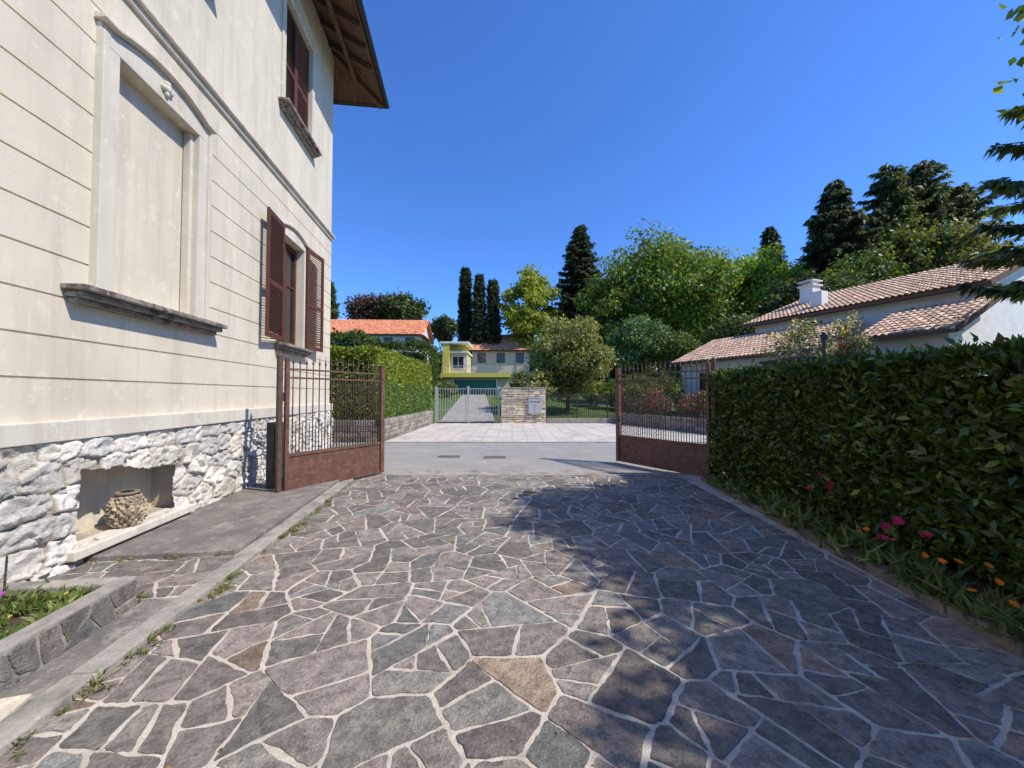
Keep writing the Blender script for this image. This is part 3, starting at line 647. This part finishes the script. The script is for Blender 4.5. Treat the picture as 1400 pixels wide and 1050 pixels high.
# ---------------------------------------------------------------- trees
def broadleaf(name,x,y,top,R_,cb,n,leaf,base,alt,seed,pa=.3,trunk=.25,z0=None,nc=34,flat=1.0,dense=.5,vcl=.22,lens=1.0):
    rg=np.random.default_rng(seed); z0=Hz(x,y)-.1 if z0 is None else z0; hc=(top-cb)/2; zc=(top+cb)/2
    cl=[]
    for i in range(nc):
        zz=1-2*(i+.5)/nc; a=i*2.39996; d=np.array([math.sqrt(1-zz*zz)*math.cos(a),math.sqrt(1-zz*zz)*math.sin(a),zz])+rg.normal(0,.18,3); d=unit(d); rr=rg.uniform(.5,.86)
        prof=1.0 if d[2]<0 else 1-.2*d[2]
        r=R_*rg.uniform(.24,.38); c=np.array([x,y,zc])+d*np.array([R_*prof,R_*prof,hc])*rr
        c[2]=min(c[2],top-r*.75); cl.append((c,r))
    for i in range(4): cl.append((np.array([x,y,zc])+rg.normal(0,.25,3)*np.array([R_,R_,hc]),R_*.42))
    for i in range(nc//3):
        r=R_*rg.uniform(.10,.18); d=unit(rg.normal(0,1,3)); d[2]=abs(d[2])*.8-.15; cl.append((np.array([x,y,zc])+d*np.array([R_,R_,hc])*rg.uniform(.86,1.0),r))
    w=np.array([c[1]**2 for c in cl]); w/=w.sum(); PS=[];CS=[];NS=[]
    for (c,r),ww in zip(cl,w):
        k=max(10,int(n*ww)); d=unit(rg.normal(0,1,(k,3))); lump=1+.25*np.sin(d[:,0]*5+c[0])*np.sin(d[:,1]*4+c[1])*np.sin(d[:,2]*5)
        q=rg.random(k)**dense; p=c+d*(r*q*lump)[:,None]*np.array([1.05,1.05,.8*flat]); PS.append(p); NS.append(d+np.array([0,0,.5])+rg.normal(0,.55,(k,3)))
        b0=np.array(base)*np.exp(rg.normal(0,vcl)); CS.append(vary(b0,k,rg,.25,np.array(alt),pa))
    P=np.concatenate(PS);NN=unit(np.concatenate(NS));C=np.concatenate(CS);m=len(P); Dn=rg.normal(0,1,(m,3)); Dn[:,2]-=.3
    l=leaf*rg.uniform(.6,1.4,m); V,F=leaves(P,Dn,NN,l*lens,l*.8)
    e=parent_empty(name); fast('crown',V,F,['leaf'],col=np.repeat(C,4,0),parent=e)
    mb=MB(); tb=trunk; mp=Vector((x+rg.normal()*.1*R_*.3,y,cb+hc*.4))
    mb.tube([(x,y,z0),(x+.02,y,z0+.4),Vector((x,y,z0)).lerp(mp,.5),mp,(x,y,top-hc*.4)],[tb*1.5,tb*1.1,tb*.9,tb*.6,tb*.15],8)
    for (c,r) in cl[:nc]:
        s=Vector((x,y,z0)).lerp(mp,rg.uniform(.55,1)); m2=s.lerp(Vector(c),.5)+Vector((0,0,r*.3)); mb.tube([s,m2,Vector(c)],[tb*.4,tb*.22,tb*.06],5,False)
    mb.obj('trunk_and_limbs',['bark'],parent=e); return e
def conifer(name,x,y,top,R_,cb,base,seed,leaf=.45,step=.55,droop=.25,trunk=.22,z0=None,per=9,power=.8,irr=.3,miss=.14):
    rg=np.random.default_rng(seed); z0=Hz(x,y)-.1 if z0 is None else z0; PS=[];DS=[];CS=[]; Hc=top-cb; z=cb; mb=MB()
    while z<top-.1:
        t=(z-cb)/Hc; L0=R_*(1-t)**power+.12; ph=rg.uniform(0,6.3); lvl=rg.uniform(.75,1.15)
        for b_ in range(per):
            if rg.random()<miss: continue
            a=ph+b_*2*math.pi/per+rg.normal(0,.2); L=L0*lvl*rg.uniform(1-irr,1+irr*.6); d=np.array([math.cos(a),math.sin(a),0]); ns=max(4,int(L/leaf*4))
            s=np.linspace(.08,1,ns); p=np.array([x,y,z])+s[:,None]*L*d; p[:,2]+= -droop*L*s**1.4*(1+.3*rg.normal())+.18*L*s**4+rg.normal(0,.12)
            bc=np.array(base)*1.25*np.exp(rg.normal(0,.28))
            for side in (-1,1,0,.5,-.5):
                sd=np.array([-d[1],d[0],0])*side; k=len(p)
                PS.append(p+rg.normal(0,.06*leaf*2,(k,3))); DS.append(d*(.8)+sd*1.1+rg.normal(0,.25,(k,3))+np.array([0,0,-.35]) ); CS.append(vary(bc,k,rg,.22))
            if L>1: mb.tube([(x,y,z),tuple(p[len(p)//2]),tuple(p[-1])],[.05,.03,.01],4,False)
        z+=step*rg.uniform(.7,1.3)*(1-.35*t)
    P=np.concatenate(PS);Dn=np.concatenate(DS);C=np.concatenate(CS);m=len(P); nn=rg.normal(0,.5,(m,3))+np.array([0,0,1])
    l=leaf*rg.uniform(.6,1.5,m); V,F=leaves(P,Dn,nn,l*1.25,l*.42,.3)
    e=parent_empty(name); fast('crown',V,F,['leaf'],col=np.repeat(C,4,0),parent=e)
    mb.tube([(x,y,z0),(x,y,(z0+top)/2),(x,y,top)],[trunk*1.2,trunk*.7,.02],8); mb.obj('trunk_and_branches',['bark'],parent=e); return e
def sx(px,D): return (px-700)/530*D
def sz(py,D): return 1.6+(540-py)/530*D
MG=(.085,.13,.028); DG=(.04,.065,.02); YG=(.20,.26,.035)
D=60
broadleaf('lime_tree',sx(724,D),D,sz(360,D),4.7,sz(475,D)-1,13000,.42,(.20,.25,.032),YG,41,vcl=.12)
conifer('spruce_tree',sx(794,62),62,sz(306,62),6.0,4,(.030,.045,.018),42,.5,power=.7,per=11)
D=56
broadleaf('large_maple_tree',sx(903,D),D,sz(312,D),10.0,sz(478,D)-1,28000,.42,(.105,.17,.030),(.15,.22,.037),43,nc=64)
broadleaf('oak_tree',sx(832,54),54,sz(368,54),4.9,sz(480,54)-2,9000,.4,(.095,.145,.028),(.14,.18,.03),44)
broadleaf('oak_tree',sx(968,62),62,sz(340,62),5.4,sz(470,62),8000,.42,(.12,.15,.035),(.15,.18,.045),45)
broadleaf('chestnut_tree',sx(1045,D),D,sz(328,D),6.3,sz(452,D)-2,15000,.42,(.135,.225,.028),YG,46)
conifer('spruce_tree',sx(1057,66),66,sz(308,66),5,8,(.030,.047,.018),47,.5,power=.7)
D=50
conifer('fir_tree',sx(1147,D),D,sz(242,D),7.0,5.0,(.036,.052,.022),48,.5,droop=.3,irr=.35,miss=.2,power=.7,per=11)
conifer('fir_tree',sx(1222,D),D,sz(220,D),5.6,9,(.050,.072,.026),49,.5,droop=.1,irr=.6,per=8,miss=.25,power=.6)
conifer('fir_tree',sx(1266,54),54,sz(220,54),7.0,10,(.050,.068,.028),50,.55,droop=.05,irr=.6,per=8,miss=.28,power=.5)
conifer('fir_tree',sx(1318,54),54,sz(256,54),7.0,10,(.055,.072,.028),51,.55,droop=.05,irr=.55,power=.5,per=8,miss=.25)
for i,(px,py,r,dd,c) in enumerate([(1180,340,5.5,46,MG),(1235,292,5.4,48,(.085,.115,.028)),(1300,290,5.6,46,(.11,.12,.04)),(1348,312,4.8,42,(.12,.135,.035)),(1100,372,5,46,DG),(1140,370,5,44,(.06,.085,.025))]):
    broadleaf('woodland_tree',sx(px,dd),dd,sz(py,dd),r,sz(440,dd)-2,8000,.4,c,tuple(q*1.4 for q in c),60+i)
conifer('cypress_tree',sx(636,62),62,sz(366,62),1.15,3.5,(.024,.036,.015),70,.3,.3,-.5,power=.3,irr=.12,miss=.03)
conifer('cypress_tree',sx(655,60),60,sz(375,60),1.0,3.5,(.024,.037,.015),71,.3,.3,-.5,power=.3,irr=.12,miss=.03)
conifer('cypress_tree',sx(674,60),60,sz(382,60),1.25,3.5,(.03,.045,.018),72,.3,.3,-.5,power=.35,irr=.15,miss=.03)
broadleaf('copper_beech_tree',sx(512,70),70,sz(402,70),5.8,sz(450,70),7000,.45,(.07,.035,.03),(.08,.06,.035),73)
broadleaf('dark_garden_tree',sx(548,68),68,sz(400,68),5,sz(450,68),7000,.45,(.045,.07,.022),MG,74)
broadleaf('garden_tree',sx(607,66),66,sz(428,66),2.6,sz(470,66),3500,.4,(.06,.09,.025),MG,741)
conifer('small_cypress_tree',sx(449,60),60,sz(386,60),1.5,5,DG,75,.4,.5,-.3,power=.5)
broadleaf('olive_tree',sx(776,29),29,sz(432,29),3.5,sz(548,29),19000,.17,(.165,.195,.06),(.20,.23,.08),76,trunk=.14,lens=1.5,vcl=.10,nc=44)
broadleaf('garden_bush',sx(737,27),27,sz(500,27),1.3,.7,3600,.15,(.19,.21,.07),(.36,.36,.25),761,trunk=.06,pa=.2)
broadleaf('garden_bush',sx(712,40),40,sz(503,40),1.4,1.2,2500,.18,(.13,.16,.05),MG,762,trunk=.06,pa=.2)
broadleaf('garden_bush',sx(612,42),42,sz(520,42),1.2,1.3,2200,.18,(.12,.16,.05),MG,763,trunk=.06,pa=.2)
broadleaf('birch_tree',sx(875,36),36,sz(426,36),2.9,sz(510,36),9000,.22,(.085,.15,.055),(.11,.18,.07),77,trunk=.12)
broadleaf('garden_tree',sx(925,34),34,sz(452,34),2.4,sz(510,34),5500,.2,(.07,.11,.028),MG,78,trunk=.1)
broadleaf('garden_tree',sx(1010,40),40,sz(430,40),3.5,sz(480,40),6000,.25,(.065,.095,.025),MG,79,trunk=.14)
for i,(px,dd,py,r) in enumerate(((845,31,512,1.5),(880,29,510,1.5),(815,33,520,1.4),(915,27,505,1.5),(950,28,505,1.4))):
    broadleaf('garden_shrub',sx(px,dd),dd,sz(py,dd),r,Hz(0,dd)+.2,3200,.14,[(.10,.15,.03),(.06,.10,.03),(.13,.17,.05)][i%3],MG,780+i,trunk=.05,nc=18)
broadleaf('flowering_shrub_tree',sx(1110,14.8)-.2,15.2,sz(428,15),1.25,2.0,2800,.10,(.14,.16,.06),(.55,.48,.38),80,trunk=.06,z0=0,pa=.35)
broadleaf('flowering_shrub_tree',sx(1165,15.2),15.4,sz(420,15),1.0,2.0,2000,.10,(.14,.15,.06),(.5,.43,.34),81,trunk=.06,z0=0,pa=.35)
broadleaf('red_flowering_bush',sx(1200,13.4),14.6,3.75,.8,1.6,1500,.10,(.10,.12,.03),(.5,.05,.04),82,trunk=.05,z0=0,pa=.35)
for i,(bx,by,r,t) in enumerate([(8.6,18.3,1.0,1.9),(7.5,20.6,1.1,2.1),(9.6,16.6,.9,1.7),(10.6,16.0,.9,1.9)]):
    broadleaf('rhododendron_bush',bx,by,t,r,.3,2600,.10,(.08,.12,.03),(.6,.10,.14),85+i,trunk=.04,z0=0,pa=.25,nc=16)
broadleaf('garden_bush',7.2,23.6,2.4,1.2,.4,2400,.12,(.07,.115,.03),MG,90,trunk=.05,z0=0,nc=16)
broadleaf('garden_bush',9.5,24.5,3.0,1.6,.4,3000,.13,(.08,.125,.03),MG,91,trunk=.05,z0=0,nc=16)
hedge('dark_clipped_hedge',-16.5,-9,40,46,1.0,7.0,60,.35,(.045,.078,.02),MG,.3,['+x','-y','+z'],92,bul=.8,mat='leaf',inset=.9)
hedge('garden_hedge',-24,-14.0,36,41,.6,7.4,60,.35,(.04,.068,.018),MG,.3,['+x','-y','+z'],93,bul=.9,mat='leaf',inset=.9)
rg=np.random.default_rng(99); PS=[];CS=[]
for i in range(170):
    a=rg.uniform(-95,150); dd=rg.uniform(78,100)+abs(a)*.05; px=a; r=rg.uniform(3,5.5)
    topz=rg.uniform(13,18)+(6 if px>10 else 0)+(6 if px>45 else 0)
    if px<0: topz-=3.5
    for j in range(5):
        c=np.array([px+rg.normal()*2,dd+rg.normal()*2,topz-r-j*2.6]); k=200; d=unit(rg.normal(0,1,(k,3)))
        PS.append(c+d*(r*rg.random(k)**.35)[:,None]); b0=np.array([(.065,.105,.03),(.09,.13,.035),(.042,.062,.022)][rg.integers(3)])*np.exp(rg.normal(0,.2)); CS.append(vary(b0,k,rg,.25))
P=np.concatenate(PS);C=np.concatenate(CS);m=len(P); l=rg.uniform(.5,1.1,m); V,F=leaves(P,rg.normal(0,1,(m,3)),rg.normal(0,1,(m,3)),l,l*.8)
fast('distant_trees',V,F,['leaf'],col=np.repeat(C,4,0))
# near shade trees
broadleaf('shade_tree',7.9,2.8,9.2,2.5,4.0,21000,.14,(.11,.18,.03),YG,101,trunk=.14,z0=-.1,nc=38,dense=.6)
broadleaf('shade_tree',8.0,-1.0,8.8,2.8,3.2,21000,.14,(.10,.16,.03),YG,102,trunk=.15,z0=-.1,nc=38,dense=.6)
conifer('cedar_tree',18.0,10.9,12.2,3.8,4.6,(.06,.09,.03),103,.3,.45,droop=.12,z0=-.1,irr=.45,miss=.3,power=.5)
# ---------------------------------------------------------------- right border bed
bed=parent_empty('flower_bed')
mb=MB(); mb.add([(3.1,-2,.05),(4.2,-2,.05),(4.2,7.4,.05),(3.6,7.4,.05),(3.2,2.4,.05)],[(0,1,2,3,4)]); mb.obj('bed_soil',['soil'],parent=bed)
mb=MB(); pts_=[(3.06,-2),(3.17,2.4),(3.6,7.3)]
for a,b_ in zip(pts_[:-1],pts_[1:]):
    a=Vector((*a,0));b_=Vector((*b_,0)); L=(b_-a).length; s=0; ang=math.atan2(b_.y-a.y,b_.x-a.x)
    while s<L:
        w=min(random.uniform(.2,.5),L-s); p=a.lerp(b_,s/L); mb.M=T(p)@R(ang+random.uniform(-.05,.05),4,'Z'); g=random.uniform(.5,.95); mb.col=(g,g*.93,g*.88)
        mb.box(0,w-.012,-.06-random.uniform(0,.03),.07,-.05,.075+random.uniform(-.02,.02)); mb.M=None; s+=w
mb.obj('bed_kerb_stones',['greystone'],parent=bed,bevel=.016)
def tufts(name,centers,nb,L,W,base,seed,spread=.06,upr=.8,parent=None,alt=None,pa=0,droop=.35):
    rg=np.random.default_rng(seed); P=[];Dn=[];l=[];C=[]
    for c in centers:
        k=int(nb*rg.uniform(.6,1.4)); s=c[3] if len(c)>3 else 1
        P.append(np.array(c[:3])+np.c_[rg.normal(0,spread*s,(k,2)),np.zeros(k)]); d=rg.normal(0,.6,(k,3)); d[:,2]=upr*rg.uniform(.5,1.5,k); Dn.append(d); l.append(L*s*rg.uniform(.5,1.3,k)); C.append(vary(np.array(base)*np.exp(rg.normal(0,.2)),k,rg,.25,alt,pa))
    P=np.concatenate(P);Dn=np.concatenate(Dn);l=np.concatenate(l);C=np.concatenate(C); nn=np.cross(Dn,rg.normal(0,1,Dn.shape)); nn[:,2]=abs(nn[:,2])+.2
    V,F=leaves(P,Dn,nn,l,W*l/L,droop); return fast(name,V,F,['leaf'],col=np.repeat(C,4,0),parent=parent)
rg=random.Random(12)
cs=[(3.2+.06*max(0,y-2)+rg.uniform(-.04,.42),y,.05,rg.uniform(.5,1.3)) for y in np.linspace(.6,7.0,95)]
tufts('border_foliage',cs,30,.16,.034,(.08,.125,.03),13,.08,.9,alt=(.14,.18,.05),pa=.35)
cs=[(3.2+.06*max(0,y-2)+rg.uniform(-.08,.2),y,.05,rg.uniform(.7,1.2)) for y in (1.9,2.1,2.25,2.45,2.6,2.9,3.15,3.5,4.0,4.6,5.3)]
tufts('strap_leaf_plants',cs,16,.26,.03,(.11,.17,.045),14,.05,1.0,alt=(.22,.21,.09),pa=.2)
def flowers(name,cs,r,col,seed,stem=True,zb=.05):
    rg=random.Random(seed); mb=MB()
    for (x,y,z) in cs:
        if stem: mb.mat=1; mb.col=(.06,.11,.03); mb.tube([(x+rg.uniform(-.03,.03),y,zb),(x,y,z)],.003,4,False); mb.mat=0
        n=12; tl=Vector((rg.uniform(-.6,.1),rg.uniform(-.9,.1),.8)).normalized(); q=Vector((0,0,1)).rotation_difference(tl).to_matrix().to_4x4()
        for ring,(rr,hh) in enumerate(((1,.25),(.7,.5),(.4,.7))):
            for i in range(n-ring*3):
                a=2*math.pi*i/(n-ring*3)+ring; g=rg.uniform(.75,1.15); mb.col=tuple(min(1,c*g) for c in col); s=r*rr*rg.uniform(.8,1.15)
                mb.M=T((x,y,z))@q@R(a,4,'Z'); mb.add([(0,0,0),(s*.6,-s*.22,s*hh*.5),(s,0,s*hh),(s*.6,s*.22,s*hh*.5)],[(0,1,2,3)])
        mb.M=None
    return mb.obj(name,['petal','leaf'])
flowers('orange_marigolds',[(3.18,2.9,.37),(3.32,2.92,.36),(3.26,3.1,.33),(3.12,2.45,.30),(3.3,3.4,.34),(3.4,2.8,.38),(3.18,2.35,.26),(3.1,2.65,.28),(3.35,3.7,.33),(3.22,2.6,.36)],.028,(.9,.27,.02),3)
flowers('pink_peonies',[(3.60,3.65,.42),(3.6,3.78,.33),(3.64,3.45,.36),(3.5,3.7,.25)],.05,(.65,.04,.17),4)
flowers('red_geraniums',[(3.52,4.3,.62),(3.55,4.38,.55),(3.52,4.44,.68),(3.5,4.6,.5)],.045,(.65,.03,.06),5)
cs=[(*VL(rg.uniform(.1,.98),y)[:2],.17,rg.uniform(.5,1.3)) for y in np.linspace(.9,2.72,110)]
tufts('planter_weeds',cs,34,.085,.024,(.12,.18,.04),15,.055,1.0,alt=(.18,.22,.07),pa=.4)
fl=[VL(rg.uniform(.6,.95),rg.uniform(1.95,2.2)) for i in range(9)]
flowers('purple_flowers',[(p.x,p.y,.30+.02*i) for i,p in enumerate(fl)],.032,(.45,.14,.55),6,zb=.17)
fl=[VL(rg.uniform(.3,.95),rg.uniform(2.2,2.7)) for i in range(8)]
flowers('yellow_daisies',[(p.x,p.y,.24+.01*i) for i,p in enumerate(fl)],.014,(.75,.6,.08),7,zb=.17)
mb=MB()
for y in (1.7,2.25,2.5):
    p=VL(.6,y); mb.tube([(p.x,p.y,.15),(p.x+.02,p.y,.6+.1*math.sin(y*9))],.006,5)
mb.obj('plant_stakes',['bark'])
cs=[]
for i in range(60):
    y=rg.uniform(1.2,7.6); p=VL(1.56+rg.uniform(-.01,.03),y); cs.append((p.x,p.y,.005,rg.uniform(.2,.5)))
for y,n in ((1.55,5),(2.35,5),(3.0,8),(3.3,6),(4.3,14),(4.5,12),(2.0,4),(5.6,6),(5.2,6)):
    for i in range(n): p=VL(1.57+rg.uniform(-.04,.07),y+rg.uniform(-.14,.14)); cs.append((p.x,p.y,.01,rg.uniform(.3,.8)))
for i in range(26): p=VL(rg.uniform(.1,1.3),rg.choice((3.69,5.15,2.9))+rg.uniform(-.02,.02)); cs.append((p.x,p.y,.04,rg.uniform(.3,.6)))
tufts('kerb_weeds',cs,14,.08,.018,(.11,.15,.035),16,.03,.6,alt=(.22,.2,.09),pa=.4)
rgn=np.random.default_rng(5); k=420; P=np.c_[rgn.uniform(-2.6,3.3,k),rgn.uniform(1,7.6,k),np.full(k,.012)]; m2=rgn.random(k)<.45; P[m2,0]=3.05+.06*P[m2,1]-rgn.random(m2.sum())**2*.7
Dn=rgn.normal(0,1,(k,3));Dn[:,2]=.1; nn=np.tile([0,0,1.],(k,1))+rgn.normal(0,.25,(k,3)); l=rgn.uniform(.012,.035,k); V,F=leaves(P,Dn,nn,l,l*.5)
fast('fallen_leaves',V,F,['leaf'],col=np.repeat(vary((.22,.16,.07),k,rgn,.4),4,0))
# ---------------------------------------------------------------- light & sky
el,az=math.radians(50),math.radians(-20)
S=Vector((math.cos(el)*math.cos(az),math.cos(el)*math.sin(az),math.sin(el)))
ld=bpy.data.lights.new('sun','SUN'); ld.energy=5.0; ld.angle=math.radians(.53); ld.color=(1,.95,.86)
lo=bpy.data.objects.new('sun',ld); COL.objects.link(lo); lo.rotation_euler=(-S).to_track_quat('-Z','Y').to_euler(); lo.location=(20,-8,30)
w=bpy.data.worlds.new('World'); sc.world=w; w.use_nodes=True; nt=w.node_tree; bg=nt.nodes['Background']
sk=nt.nodes.new('ShaderNodeTexSky'); sk.sky_type='NISHITA'; sk.sun_disc=False; sk.sun_elevation=el; sk.sun_rotation=math.pi/2-az
sk.altitude=300; sk.air_density=1.1; sk.dust_density=.3; sk.ozone_density=3.0
c=mixc(nt,1.0,sk.outputs[0],(.58,1.0,1.72),'MULTIPLY')
nt.links.new(c,bg.inputs[0]); bg.inputs[1].default_value=.135
cam=bpy.data.cameras.new('camera'); co=bpy.data.objects.new('camera',cam); COL.objects.link(co); sc.camera=co
cam.sensor_width=36; cam.lens=530/1400*36; cam.clip_start=.05; cam.clip_end=4000
co.location=(0,0,1.6); co.rotation_euler=(math.radians(90+1.6),0,0)
